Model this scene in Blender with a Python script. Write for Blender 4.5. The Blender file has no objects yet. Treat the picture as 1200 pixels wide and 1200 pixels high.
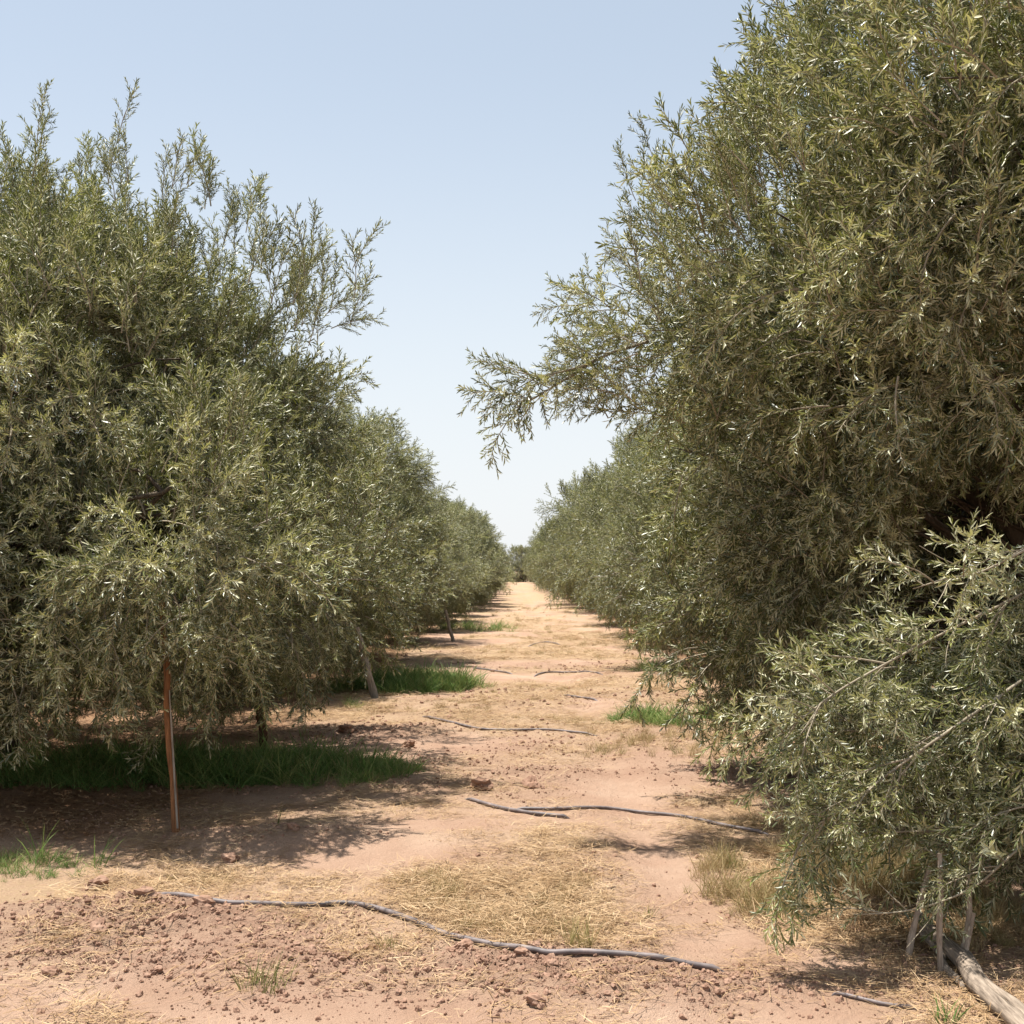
import bpy, math, random
import numpy as np
from mathutils import Vector, Matrix, noise as mnoise

random.seed(7)
RNG = np.random.default_rng(7)
S = bpy.context.scene
COL = S.collection
rad = math.radians

# ------------------------------------------------------------------ camera
CAMH, F, CX, HY = 1.6, 1448.0, 602.0, 668.0
cam_d = bpy.data.cameras.new('camera')
cam = bpy.data.objects.new('camera', cam_d)
COL.objects.link(cam)
cam.location = (0, 0, CAMH)
cam.rotation_euler = (rad(90), 0, 0)
cam_d.sensor_width = 36
cam_d.lens = 36 * F / 1200
cam_d.shift_y = (HY - 600) / 1200
cam_d.shift_x = -(CX - 600) / 1200
cam_d.clip_start = 0.05
cam_d.clip_end = 3000
S.camera = cam
S.render.resolution_x = S.render.resolution_y = 1024

# ------------------------------------------------------------------ sky and sun
SUN_EL, SUN_DX, SUN_DY = 75.0, -0.5, 0.18      # midday sun, almost overhead, slightly to the left
az = math.atan2(SUN_DX, SUN_DY)                   # from +Y, clockwise positive towards +X
W = bpy.data.worlds.new('World')
S.world = W
W.use_nodes = True
nt = W.node_tree
nt.nodes.clear()
sky = nt.nodes.new('ShaderNodeTexSky')
sky.sky_type = 'NISHITA'
sky.sun_disc = False
sky.sun_elevation = rad(SUN_EL)
sky.sun_rotation = az
sky.altitude = 400
sky.air_density = 1.0
sky.dust_density = 1.5
sky.ozone_density = 1.0
bg = nt.nodes.new('ShaderNodeBackground')
bg.inputs[1].default_value = 0.085
hs = nt.nodes.new('ShaderNodeHueSaturation')
hs.inputs['Saturation'].default_value = 0.85
wo = nt.nodes.new('ShaderNodeOutputWorld')
nt.links.new(sky.outputs[0], hs.inputs['Color'])
hz = nt.nodes.new('ShaderNodeMix'); hz.data_type = 'RGBA'       # hot pale desert sky: evenly veiled
hz.inputs[7].default_value = (5.5, 5.85, 6.1, 1)
tc = nt.nodes.new('ShaderNodeTexCoord'); sx = nt.nodes.new('ShaderNodeSeparateXYZ'); nt.links.new(tc.outputs['Generated'], sx.inputs[0])
rp = nt.nodes.new('ShaderNodeValToRGB'); rp.color_ramp.interpolation = 'EASE'       # dust veil, thickest along the horizon all round
rp.color_ramp.elements[0].position = 0.0; rp.color_ramp.elements[0].color = (.92, .92, .92, 1)
rp.color_ramp.elements[1].position = 0.42; rp.color_ramp.elements[1].color = (.40, .40, .40, 1)
nt.links.new(sx.outputs[2], rp.inputs[0]); nt.links.new(rp.outputs[0], hz.inputs[0])
rc = nt.nodes.new('ShaderNodeValToRGB')
rc.color_ramp.elements[0].color = (.90, .915, .935, 1); rc.color_ramp.elements[1].position = 0.5; rc.color_ramp.elements[1].color = (.80, .905, .935, 1)
vm = nt.nodes.new('ShaderNodeVectorMath'); vm.operation = 'SCALE'; vm.inputs['Scale'].default_value = 6.3
nt.links.new(sx.outputs[2], rc.inputs[0]); nt.links.new(rc.outputs[0], vm.inputs[0]); nt.links.new(vm.outputs[0], hz.inputs[7])
nt.links.new(hs.outputs[0], hz.inputs[6])
nt.links.new(hz.outputs[2], bg.inputs[0])
nt.links.new(bg.outputs[0], wo.inputs[0])

sun_d = bpy.data.lights.new('sun', 'SUN')
sun_d.energy = 5.0
sun_d.angle = rad(0.55)
sun_d.color = (1.0, 0.955, 0.875)
sun = bpy.data.objects.new('sun', sun_d)
COL.objects.link(sun)
ce = math.cos(rad(SUN_EL))
sdir = Vector((math.sin(az) * ce, math.cos(az) * ce, math.sin(rad(SUN_EL))))
sun.rotation_euler = sdir.to_track_quat('Z', 'Y').to_euler()
sun.location = (0, 0, 30)

S.view_settings.view_transform = 'Standard'
S.view_settings.look = 'None'
S.view_settings.gamma = 1
S.view_settings.use_curve_mapping = False
S.view_settings.exposure = 0.95
S.render.engine = 'CYCLES'
S.cycles.max_bounces = 8
S.cycles.transparent_max_bounces = 8

# ------------------------------------------------------------------ helpers
def tag(o, label=None, cat=None, group=None, kind=None):
    if label: o['label'] = label
    if cat: o['category'] = cat
    if group: o['group'] = group
    if kind: o['kind'] = kind
    return o

def link(name, me, parent=None, mat=None):
    o = bpy.data.objects.new(name, me)
    COL.objects.link(o)
    if parent: o.parent = parent
    if mat is not None and me is not None: me.materials.append(mat)
    return o

def empty(name, loc, rz=0):
    o = bpy.data.objects.new(name, None)
    o.empty_display_size = 0.3
    COL.objects.link(o)
    o.location = loc
    o.rotation_euler = (0, 0, rz)
    return o

def pix(px, Y, py):
    return ((px - CX) / F * Y, Y, CAMH + (HY - py) / F * Y)

def ground_at(px, py):
    Y = CAMH * F / (py - HY)
    return ((px - CX) / F * Y, Y)

def vnoise(x, y, seed=0):
    xi = np.floor(x).astype(np.int64); yi = np.floor(y).astype(np.int64)
    xf = x - xi; yf = y - yi
    def h(a, b):
        n = (a * 374761393 + b * 668265263 + seed * 1442695041) & 0x7fffffff
        n = ((n ^ (n >> 13)) * 1274126177) & 0x7fffffff
        n = (n ^ (n >> 16)) & 0xffff
        return n / 65535.0
    u = xf * xf * (3 - 2 * xf); v = yf * yf * (3 - 2 * yf)
    return (h(xi, yi) * (1 - u) + h(xi + 1, yi) * u) * (1 - v) + (h(xi, yi + 1) * (1 - u) + h(xi + 1, yi + 1) * u) * v

def fbm(x, y, oct=4, seed=0, gain=0.5):
    x = np.asarray(x, float); y = np.asarray(y, float)
    s = 0; a = 1; t = 0
    for i in range(oct):
        s = s + a * vnoise(x * 2 ** i + 17.3 * i, y * 2 ** i - 9.1 * i, seed + i); t += a; a *= gain
    return s / t

def sstep(a, b, x):
    t = np.clip((x - a) / (b - a), 0, 1)
    return t * t * (3 - 2 * t)

# node material helper
class NM:
    def __init__(self, name, rough=0.8, spec=0.3):
        self.m = bpy.data.materials.new(name); self.m.use_nodes = True
        self.t = self.m.node_tree
        self.b = self.t.nodes['Principled BSDF']
        self.out = self.t.nodes['Material Output']
        self.b.inputs['Roughness'].default_value = rough
        self.b.inputs['Specular IOR Level'].default_value = spec
    def n(self, typ, **kw):
        nd = self.t.nodes.new(typ)
        for k, v in kw.items(): setattr(nd, k, v)
        return nd
    def l(self, a, b): self.t.links.new(a, b)
    def noise(self, scale, detail=5, rough=0.6, vec=None):
        nd = self.n('ShaderNodeTexNoise')
        nd.inputs['Scale'].default_value = scale; nd.inputs['Detail'].default_value = detail
        nd.inputs['Roughness'].default_value = rough
        if vec is not None: self.l(vec, nd.inputs['Vector'])
        return nd.outputs['Fac']
    def ramp(self, fac, stops):
        r = self.n('ShaderNodeValToRGB')
        el = r.color_ramp.elements
        while len(el) < len(stops): el.new(0.5)
        for e, (p, c) in zip(el, stops):
            e.position = p; e.color = (*c, 1)
        self.l(fac, r.inputs[0]); return r.outputs[0]
    def mix(self, fac, a, b, mode='MIX'):
        m = self.n('ShaderNodeMix', data_type='RGBA', blend_type=mode)
        for s, v in ((m.inputs[0], fac), (m.inputs[6], a), (m.inputs[7], b)):
            if hasattr(v, 'links'): self.l(v, s)
            elif isinstance(v, (int, float)): s.default_value = v
            else: s.default_value = (*v, 1)
        return m.outputs[2]
    def math(self, op, a, b=None, clamp=False):
        m = self.n('ShaderNodeMath', operation=op, use_clamp=clamp)
        for s, v in zip(m.inputs, (a, b)):
            if v is None: continue
            if hasattr(v, 'links'): self.l(v, s)
            else: s.default_value = v
        return m.outputs[0]
    def bump(self, h, strength, dist):
        b = self.n('ShaderNodeBump'); b.inputs['Strength'].default_value = strength
        b.inputs['Distance'].default_value = dist
        self.l(h, b.inputs['Height']); self.l(b.outputs[0], self.b.inputs['Normal'])
    def color(self, c): self.l(c, self.b.inputs['Base Color'])
    def attr(self, name):
        a = self.n('ShaderNodeAttribute', attribute_name=name); return a.outputs['Fac']
    def pos(self):
        return self.n('ShaderNodeNewGeometry').outputs['Position']
    def obj(self):
        return self.n('ShaderNodeTexCoord').outputs['Object']

# ------------------------------------------------------------------ materials
def leaf_material(name, top, under, young):
    k = NM(name, 0.42, 0.9)
    geo = k.n('ShaderNodeNewGeometry')
    tint = k.attr('tint')
    rnd = k.n('ShaderNodeObjectInfo').outputs['Random']
    v = k.math('ADD', k.math('MULTIPLY', tint, 0.52), k.math('MULTIPLY', rnd, 0.48))
    t = k.ramp(v, [(0.0, tuple(c * 0.5 for c in top)), (0.55, top), (0.9, young), (1.0, (0.26, 0.23, 0.08))])
    u = k.ramp(v, [(0.0, tuple(c * 0.62 for c in under)), (1.0, tuple(c * 1.12 for c in under))])
    c = k.mix(geo.outputs['Backfacing'], t, u)
    k.color(c)
    r = k.mix(geo.outputs['Backfacing'], (0.42, 0.42, 0.42), (0.5, 0.55, 0.55))
    k.l(r, k.b.inputs['Roughness'])
    tr = k.n('ShaderNodeBsdfTranslucent')
    k.l(k.mix(1.0, c, (0.95, 1.0, 0.38), 'MULTIPLY'), tr.inputs[0])
    ms = k.n('ShaderNodeMixShader'); ms.inputs[0].default_value = 0.17
    k.l(k.b.outputs[0], ms.inputs[1]); k.l(tr.outputs[0], ms.inputs[2]); k.l(ms.outputs[0], k.out.inputs[0])
    return k.m

M = {}
M['leaf'] = leaf_material('olive_leaf', (0.098, 0.114, 0.032), (0.60, 0.58, 0.38), (0.27, 0.295, 0.075))

def twig_material():
    k = NM('olive_twig', 0.75, 0.25)
    k.color(k.ramp(k.noise(9, 3, vec=k.obj()), [(0.3, (0.20, 0.165, 0.115)), (0.7, (0.36, 0.31, 0.23))]))
    return k.m
M['twig'] = twig_material()

def bark_material():
    k = NM('olive_bark', 0.9, 0.15)
    mp = k.n('ShaderNodeMapping'); mp.inputs['Scale'].default_value = (6, 6, 1.6)
    k.l(k.obj(), mp.inputs[0])
    f = k.noise(3.0, 8, 0.7, mp.outputs[0])
    k.color(k.ramp(f, [(0.3, (0.045, 0.033, 0.024)), (0.55, (0.12, 0.095, 0.07)), (0.8, (0.21, 0.18, 0.14))]))
    k.bump(f, 0.9, 0.02)
    return k.m
M['bark'] = bark_material()

def wood_material(name, dark, light, scale=(30, 30, 2.2)):
    k = NM(name, 0.8, 0.2)
    mp = k.n('ShaderNodeMapping'); mp.inputs['Scale'].default_value = scale
    k.l(k.obj(), mp.inputs[0])
    f = k.noise(2.2, 6, 0.65, mp.outputs[0])
    k.color(k.ramp(f, [(0.3, dark), (0.62, light), (0.85, tuple(min(1, c * 1.2) for c in light))]))
    k.bump(f, 0.6, 0.006)
    return k.m
M['orange_wood'] = wood_material('weathered_orange_wood', (0.096, 0.040, 0.018), (0.288, 0.132, 0.056))
M['dark_wood'] = wood_material('dark_stake_wood', (0.05, 0.025, 0.015), (0.13, 0.06, 0.035))
M['grey_wood'] = wood_material('bleached_grey_wood', (0.136, 0.112, 0.088), (0.336, 0.296, 0.248))
M['pale_wood'] = wood_material('bleached_prop_wood', (0.192, 0.140, 0.100), (0.416, 0.336, 0.264))
M['log_wood'] = wood_material('split_log_wood', (0.056, 0.040, 0.029), (0.320, 0.256, 0.200), (34, 2.4, 34))

def blade_material(name, a, b, c, trans=0.25, rough=0.6):
    k = NM(name, rough, 0.25)
    v = k.math('ADD', k.math('MULTIPLY', k.attr('tint'), 0.6), k.math('MULTIPLY', k.n('ShaderNodeObjectInfo').outputs['Random'], 0.4))
    col = k.ramp(v, [(0.05, a), (0.5, b), (0.95, c)])
    k.color(col)
    tr = k.n('ShaderNodeBsdfTranslucent'); k.l(col, tr.inputs[0])
    ms = k.n('ShaderNodeMixShader'); ms.inputs[0].default_value = trans
    k.l(k.b.outputs[0], ms.inputs[1]); k.l(tr.outputs[0], ms.inputs[2]); k.l(ms.outputs[0], k.out.inputs[0])
    return k.m
M['straw'] = blade_material('dry_straw', (0.216, 0.124, 0.064), (0.384, 0.252, 0.132), (0.560, 0.416, 0.256), 0.15)
M['dry_grass'] = blade_material('dry_grass_blade', (0.240, 0.176, 0.080), (0.400, 0.304, 0.152), (0.496, 0.400, 0.224), 0.3)
M['green_grass'] = blade_material('green_grass_blade', (0.066, 0.133, 0.033), (0.144, 0.243, 0.061), (0.332, 0.354, 0.133), 0.35)
M['mixed_grass'] = blade_material('yellowing_grass_blade', (0.112, 0.136, 0.040), (0.272, 0.248, 0.096), (0.464, 0.368, 0.176), 0.3)
M['litter'] = blade_material('fallen_leaf_litter', (0.120, 0.060, 0.028), (0.264, 0.152, 0.080), (0.416, 0.288, 0.168), 0.1, 0.8)

def soil_material():
    k = NM('red_soil', 0.95, 0.1)
    p = k.pos()
    n1 = k.noise(1.3, 6, 0.6, p); n2 = k.noise(26, 6, 0.7, p); n3 = k.noise(170, 3, 0.6, p)
    bare = k.ramp(n1, [(0.3, (0.365, 0.235, 0.165)), (0.52, (0.461, 0.322, 0.235)), (0.72, (0.557, 0.414, 0.312))])
    bare = k.mix(k.math('MULTIPLY', n3, 0.55), bare, (0.321, 0.168, 0.111))  # red-brown grain speckle, deepened to stand in for tiny shadows on the soil
    clod = k.ramp(n2, [(0.3, (0.205, 0.114, 0.079)), (0.55, (0.303, 0.193, 0.138)), (0.8, (0.410, 0.279, 0.205))])
    straw = k.ramp(k.noise(70, 5, 0.75, p), [(0.3, (0.255, 0.164, 0.094)), (0.5, (0.378, 0.271, 0.156)), (0.72, (0.492, 0.378, 0.238))])
    shade = k.ramp(n2, [(0.3, (0.20, 0.105, 0.06)), (0.7, (0.36, 0.215, 0.125))])  # darker brown soil tone, mixed in by the leaf litter mask
    c = k.mix(k.attr('clod'), bare, clod)
    c = k.mix(k.math('MULTIPLY', k.attr('straw'), k.ramp(n2, [(0.36, (0.35,)*3), (0.6, (1,)*3)])), c, straw)
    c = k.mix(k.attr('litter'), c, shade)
    k.color(c)
    h = k.math('ADD', k.math('MULTIPLY', n2, 0.7), k.math('MULTIPLY', n3, 0.3))
    k.bump(h, 0.9, 0.05)
    return k.m
M['soil'] = soil_material()

def clod_material():
    k = NM('clod_earth', 0.95, 0.08)
    n = k.noise(20, 5, 0.7, k.pos())
    k.color(k.ramp(n, [(0.3, (0.205, 0.114, 0.078)), (0.55, (0.303, 0.189, 0.135)), (0.8, (0.410, 0.275, 0.205))]))
    k.bump(n, 0.6, 0.01)
    return k.m
M['clod'] = clod_material()

def hose_material():
    k = NM('dusty_hose', 0.55, 0.4)
    n = k.noise(14, 4, 0.6, k.pos())
    k.color(k.ramp(n, [(0.35, (0.09, 0.075, 0.075)), (0.6, (0.19, 0.155, 0.15)), (0.85, (0.38, 0.28, 0.23))]))
    return k.m
M['hose'] = hose_material()

# ------------------------------------------------------------------ ground maps (world metres)
def blobs(x, y, lst):
    r = np.zeros_like(x)
    for (cx, cy, sx, sy, a) in lst:
        r = np.maximum(r, a * np.exp(-(((x - cx) / sx) ** 2 + ((y - cy) / sy) ** 2)))
    return r
CLODS = [(-1.75, 5.55, 0.95, 0.42, 1.0), (-1.2, 4.95, 1.3, 0.45, 0.8), (0.3, 4.85, 1.3, 0.28, 1.0), (0.4, 9.5, 0.9, 0.5, 1.0), (-0.6, 10.2, 0.7, 0.4, .7),
         (-1.3, 12.1, 0.9, 0.8, 1.0), (-0.1, 11.4, 0.9, 1.0, 0.7), (1.7, 9.6, 0.7, 0.5, .8), (0.2, 8.6, .5, .3, .5), (-1.35, 7.35, 0.7, 0.3, 0.6),
         (1.4, 15.3, 1.6, 0.9, 0.6), (1.2, 20.4, 2.0, 0.9, .6), (2.0, 5.2, 1.0, .5, .35)]
STRAWS = [(-0.1, 6.2, 0.75, 1.0, 1.0), (0.15, 5.45, 0.6, 0.35, 1.0), (0.2, 7.0, 0.45, 0.7, 0.9), (-1.5, 6.55, 0.9, 0.38, 0.9), (-2.7, 6.2, 0.8, 0.5, 0.95),
          (1.45, 6.6, 0.55, 1.0, 1.0), (1.7, 5.6, 0.8, 0.6, 1.0), (1.5, 8.0, 0.5, 0.8, .9), (-1.2, 13.6, 1.8, 1.0, 1.0), (-.8, 5.75, .9, .3, .6),
          (0.9, 13.0, 1.3, 1.1, 0.8), (0.4, 10.9, 0.5, 0.8, 0.7), (1.5, 17.5, 1.4, 1.3, 0.9), (0.1, 16.5, 1.0, 1.2, .8), (-0.9, 8.9, .7, .35, .5)]
BARE = [(-0.85, 6.85, 0.75, 0.42, 1.0), (-0.5, 7.6, 0.7, 0.35, 0.9), (0.78, 6.6, 0.24, 1.3, 1.0), (0.85, 5.3, .35, .35, 1.0), (0.75, 8.6, 0.35, 1.3, .9),
        (-2.2, 4.6, 1.0, 0.3, 1.0), (-0.55, 11.6, 0.5, 0.6, 0.9), (0.4, 18.6, 0.7, 1.0, 0.8), (1.15, 14.5, .5, .8, .5), (1.25, 5.0, .3, .3, .8)]
def maps(x, y):
    n = fbm(x * 1.1, y * 0.8, 5, 3); n2 = fbm(x * 3.1, y * 2.2, 4, 11)
    far = sstep(9, 16, y)
    base_s = sstep(0.36, 0.54, n) * 0.7 + 0.06
    base_c = sstep(0.50, 0.66, fbm(x * 0.9, y * 0.9, 4, 23)) * 0.6
    bare = blobs(x, y, BARE)
    st = np.maximum(blobs(x, y, STRAWS), base_s * (0.45 + 0.8 * far)) * (1 - 0.93 * np.clip(bare * 1.3, 0, 1))
    cl = np.maximum(blobs(x, y, CLODS), base_c * 0.5) * (1 - 0.9 * np.clip(bare * 1.4, 0, 1))
    st = np.clip(st * (0.55 + 0.9 * n2), 0, 1)
    cl = np.clip(cl * (0.5 + 1.0 * fbm(x * 4, y * 4, 3, 5)), 0, 1)
    st = st * (1 - 0.8 * cl)
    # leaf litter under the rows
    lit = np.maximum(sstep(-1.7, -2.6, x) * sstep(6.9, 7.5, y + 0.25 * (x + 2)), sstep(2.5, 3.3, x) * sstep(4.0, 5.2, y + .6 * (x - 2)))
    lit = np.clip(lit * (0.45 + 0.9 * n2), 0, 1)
    return st, cl, lit
def height(x, y):
    x = np.asarray(x, float); y = np.asarray(y, float)
    st, cl, lit = maps(x, y)
    near = 1 - sstep(14, 40, y)
    h = (fbm(x * 0.5, y * 0.5, 3, 41) - 0.5) * 0.12
    h = h + cl * (0.018 + near * 0.12 * (fbm(x * 8, y * 8, 4, 51, 0.65) - 0.38))
    h = h + near * 0.022 * (fbm(x * 9, y * 9, 4, 61, 0.65) - 0.5)
    # a low bank of dug earth on the left, wheel track to the right, irrigation ridges under the rows
    h = h + 0.10 * np.exp(-(((x + 1.75) / 0.7) ** 2 + ((y - 5.6) / 0.35) ** 2))
    h = h + 0.07 * np.exp(-(((x + 1.3) / 0.9) ** 2 + ((y - 7.25) / 0.35) ** 2))
    h = h - 0.03 * np.exp(-((x - 0.8) / 0.2) ** 2)
    h = h + 0.05 * np.exp(-((y - 9.3) / 0.35) ** 2) * np.exp(-((x - .2) / 1.6) ** 2)
    h = h + 0.06 * np.exp(-((y - 14.5 + 0.2 * x) / 0.7) ** 2) * np.exp(-((x + 1) / 2.0) ** 2)
    return h
def gz(x, y): return float(height(np.array([x]), np.array([y]))[0])

def axis(segs):
    out = [segs[0][0]]
    for a, b, s0, s1 in segs:
        p = a; d = s0
        n = max(1, int(round((b - a) / ((s0 + s1) / 2))))
        t = np.linspace(0, 1, n + 1)[1:]
        w = np.cumsum(np.linspace(s0, s1, n)); w = w / w[-1]
        out += list(a + (b - a) * w)
    return np.array(out)
xs = axis([(-1500, -60, 400, 60), (-60, -12, 10, 1), (-12, -4, 0.5, 0.06), (-4, 3.5, 0.028, 0.028), (3.5, 12, 0.06, 0.5), (12, 60, 1, 10), (60, 1500, 60, 400)])
ys = axis([(-60, 0, 12, 0.5), (0, 4, 0.5, 0.04), (4, 9, 0.024, 0.03), (9, 16, 0.03, 0.09), (16, 40, 0.09, 0.5), (40, 160, 0.6, 6), (160, 2500, 20, 500)])
GX, GY = np.meshgrid(xs, ys)
st, cl, lit = maps(GX, GY)
HZ = height(GX, GY)
nx, ny = len(xs), len(ys)
co = np.stack([GX, GY, HZ], -1).reshape(-1, 3).astype(np.float32)
i = np.arange((ny - 1) * (nx - 1)); r_, c_ = i // (nx - 1), i % (nx - 1)
a = r_ * nx + c_
quads = np.stack([a, a + 1, a + nx + 1, a + nx], -1)

def mesh_np(name, co, faces, smooth=False):
    me = bpy.data.meshes.new(name)
    co = np.asarray(co, np.float32); faces = np.asarray(faces, np.int32)
    me.vertices.add(len(co)); me.vertices.foreach_set('co', co.ravel())
    k = faces.shape[1]
    me.loops.add(faces.size); me.loops.foreach_set('vertex_index', faces.ravel())
    me.polygons.add(len(faces)); me.polygons.foreach_set('loop_start', np.arange(0, faces.size, k, dtype=np.int32))
    try: me.polygons.foreach_set('loop_total', np.full(len(faces), k, np.int32))
    except Exception: pass
    if smooth: me.polygons.foreach_set('use_smooth', np.ones(len(faces), bool))
    me.update(calc_edges=True)
    return me
def addattr(me, name, vals, typ='FLOAT', dom='POINT'):
    at = me.attributes.new(name, typ, dom)
    vals = np.asarray(vals)
    if typ == 'FLOAT_VECTOR': at.data.foreach_set('vector', vals.astype(np.float32).ravel())
    elif typ == 'INT': at.data.foreach_set('value', vals.astype(np.int32).ravel())
    else: at.data.foreach_set('value', vals.astype(np.float32).ravel())

gm = mesh_np('ground', co, quads, True)
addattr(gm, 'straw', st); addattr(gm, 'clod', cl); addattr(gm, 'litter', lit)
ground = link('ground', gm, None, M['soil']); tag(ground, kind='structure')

# ------------------------------------------------------------------ mesh accumulators
class Acc:
    """collects tubes and leaf blades, each with a material index and a tint"""
    def __init__(s): s.v = []; s.f = []; s.m = []; s.t = []
    def tube(s, pts, rads, sides=5, mat=0, cap=True, jit=0.0):
        pts = [Vector(p) for p in pts]
        base = len(s.v); n = len(pts)
        up = Vector((0.31, 0.17, 0.93))
        prev = None
        for i, p in enumerate(pts):
            d = (pts[min(i + 1, n - 1)] - pts[max(i - 1, 0)])
            if d.length < 1e-9: d = Vector((0, 0, 1))
            d.normalize()
            if prev is None:
                a = d.cross(up)
                if a.length < 1e-3: a = d.cross(Vector((1, 0, 0)))
            else:
                a = prev - d * prev.dot(d)
            a.normalize(); prev = a
            b = d.cross(a)
            for k in range(sides):
                t = 2 * math.pi * k / sides
                r = rads[i] * (1 + (random.uniform(-jit, jit) if jit else 0))
                s.v.append(p + a * (math.cos(t) * r) + b * (math.sin(t) * r))
        for i in range(n - 1):
            for k in range(sides):
                q = base + i * sides
                s.f.append((q + k, q + (k + 1) % sides, q + sides + (k + 1) % sides, q + sides + k)); s.m.append(mat); s.t.append(0.5)
        if cap and sides > 3:
            s.f.append(tuple(base + k for k in reversed(range(sides)))); s.m.append(mat); s.t.append(.5)
            s.f.append(tuple(base + (n - 1) * sides + k for k in range(sides))); s.m.append(mat); s.t.append(.5)
    def leaf(s, p, d, nrm, L, Wd, mat=0, tint=0.5, fold=0.25, bend=0.15):
        d = d.normalized(); w = d.cross(nrm)
        if w.length < 1e-4: w = d.cross(Vector((0.3, 0.5, 0.8)))
        w.normalize(); nn = w.cross(d)
        b = len(s.v); h = Wd / 2
        s.v += [p, p + d * (L * .3) + w * (h * .9) + nn * (fold * h + bend * L * .06), p + d * (L * .68) + w * (h * .8) + nn * (fold * h - bend * L * .05),
                p + d * L - nn * (bend * L * .35),
                p + d * (L * .68) - w * (h * .8) + nn * (fold * h - bend * L * .05), p + d * (L * .3) - w * (h * .9) + nn * (fold * h + bend * L * .06)]
        s.f.append((b, b + 3, b + 2, b + 1)); s.f.append((b, b + 5, b + 4, b + 3))
        s.m += [mat, mat]; s.t += [tint, tint]
    def blade(s, p, d, L, Wd, droop=0.5, mat=0, tint=0.5, seg=3, side=None):
        """grass blade: a tapering strip that bends over"""
        d = d.normalized()
        w = side if side is not None else Vector((random.uniform(-1, 1), random.uniform(-1, 1), 0))
        w = (w - d * w.dot(d))
        if w.length < 1e-4: w = d.cross(Vector((0, .2, 1)))
        w.normalize(); b = len(s.v)
        cur = Vector(p); dd = d.copy()
        hz = Vector((d.x, d.y, 0))
        if hz.length < 0.05: hz = Vector((random.uniform(-1, 1), random.uniform(-1, 1), 0))
        hz.normalize()
        for i in range(seg):
            wd = Wd / 2 * (1 - 0.75 * (i / seg) ** 1.5)
            s.v += [cur + w * wd, cur - w * wd]
            dd = (dd + (hz * 0.7 - Vector((0, 0, 0.55))) * (droop / seg)).normalized()
            cur = cur + dd * (L / seg)
        s.v.append(cur)
        for i in range(seg - 1):
            q = b + 2 * i
            s.f.append((q, q + 1, q + 3, q + 2)); s.m.append(mat); s.t.append(tint)
        q = b + 2 * (seg - 1)
        s.f.append((q, q + 1, q + 2)); s.m.append(mat); s.t.append(tint)
    def mesh(s, name, mats, smooth_mats=()):
        me = bpy.data.meshes.new(name)
        me.from_pydata([tuple(v) for v in s.v], [], s.f)
        for m in mats: me.materials.append(m)
        me.polygons.foreach_set('material_index', s.m)
        if smooth_mats:
            me.polygons.foreach_set('use_smooth', [mm in smooth_mats for mm in s.m])
        at = me.attributes.new('tint', 'FLOAT', 'FACE'); at.data.foreach_set('value', s.t)
        me.update()
        return me

def rv(a=1.0): return Vector((random.uniform(-a, a), random.uniform(-a, a), random.uniform(-a, a)))

# ------------------------------------------------------------------ geometry-node scatter of prototypes on a point mesh
def proto(name, me):
    return bpy.data.objects.new(name, me)         # never linked: only its mesh is used

def scatter_group(name, protos):
    g = bpy.data.node_groups.new(name, 'GeometryNodeTree')
    g.interface.new_socket('Geometry', in_out='INPUT', socket_type='NodeSocketGeometry')
    g.interface.new_socket('Geometry', in_out='OUTPUT', socket_type='NodeSocketGeometry')
    N = g.nodes; Lk = g.links.new
    gi = N.new('NodeGroupInput'); go = N.new('NodeGroupOutput')
    join = N.new('GeometryNodeJoinGeometry')
    def na(nm, dt):
        n = N.new('GeometryNodeInputNamedAttribute'); n.data_type = dt; n.inputs[0].default_value = nm; return n.outputs[0]
    rot = na('rot', 'FLOAT_VECTOR'); scl = na('scl', 'FLOAT'); idx = na('idx', 'INT')
    e2r = N.new('FunctionNodeEulerToRotation'); Lk(rot, e2r.inputs[0])
    for k, p in enumerate(protos):
        oi = N.new('GeometryNodeObjectInfo'); oi.inputs['Object'].default_value = p
        ip = N.new('GeometryNodeInstanceOnPoints')
        cmp = N.new('FunctionNodeCompare'); cmp.data_type = 'INT'; cmp.operation = 'EQUAL'
        Lk(idx, cmp.inputs[2]); cmp.inputs[3].default_value = k
        Lk(gi.outputs[0], ip.inputs['Points']); Lk(cmp.outputs[0], ip.inputs['Selection'])
        Lk(oi.outputs['Geometry'], ip.inputs['Instance']); Lk(e2r.outputs[0], ip.inputs['Rotation']); Lk(scl, ip.inputs['Scale'])
        Lk(ip.outputs[0], join.inputs[0])
    Lk(join.outputs[0], go.inputs[0])
    return g

def points_obj(name, pts, rots, scls, idxs, group, parent=None):
    me = bpy.data.meshes.new(name)
    pts = np.asarray(pts, np.float32)
    me.vertices.add(len(pts)); me.vertices.foreach_set('co', pts.ravel())
    addattr(me, 'rot', rots, 'FLOAT_VECTOR'); addattr(me, 'scl', scls); addattr(me, 'idx', idxs, 'INT')
    o = link(name, me, parent)
    md = o.modifiers.new('scatter', 'NODES'); md.node_group = group
    return o

def orient(d, upish):
    """euler that takes local +Z to d and local +X towards upish"""
    z = d.normalized(); x = upish - z * upish.dot(z)
    if x.length < 1e-3: x = Vector((1, 0, 0)) - z * z.x
    x.normalize(); y = z.cross(x)
    return Matrix((x, y, z)).transposed().to_euler()

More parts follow.
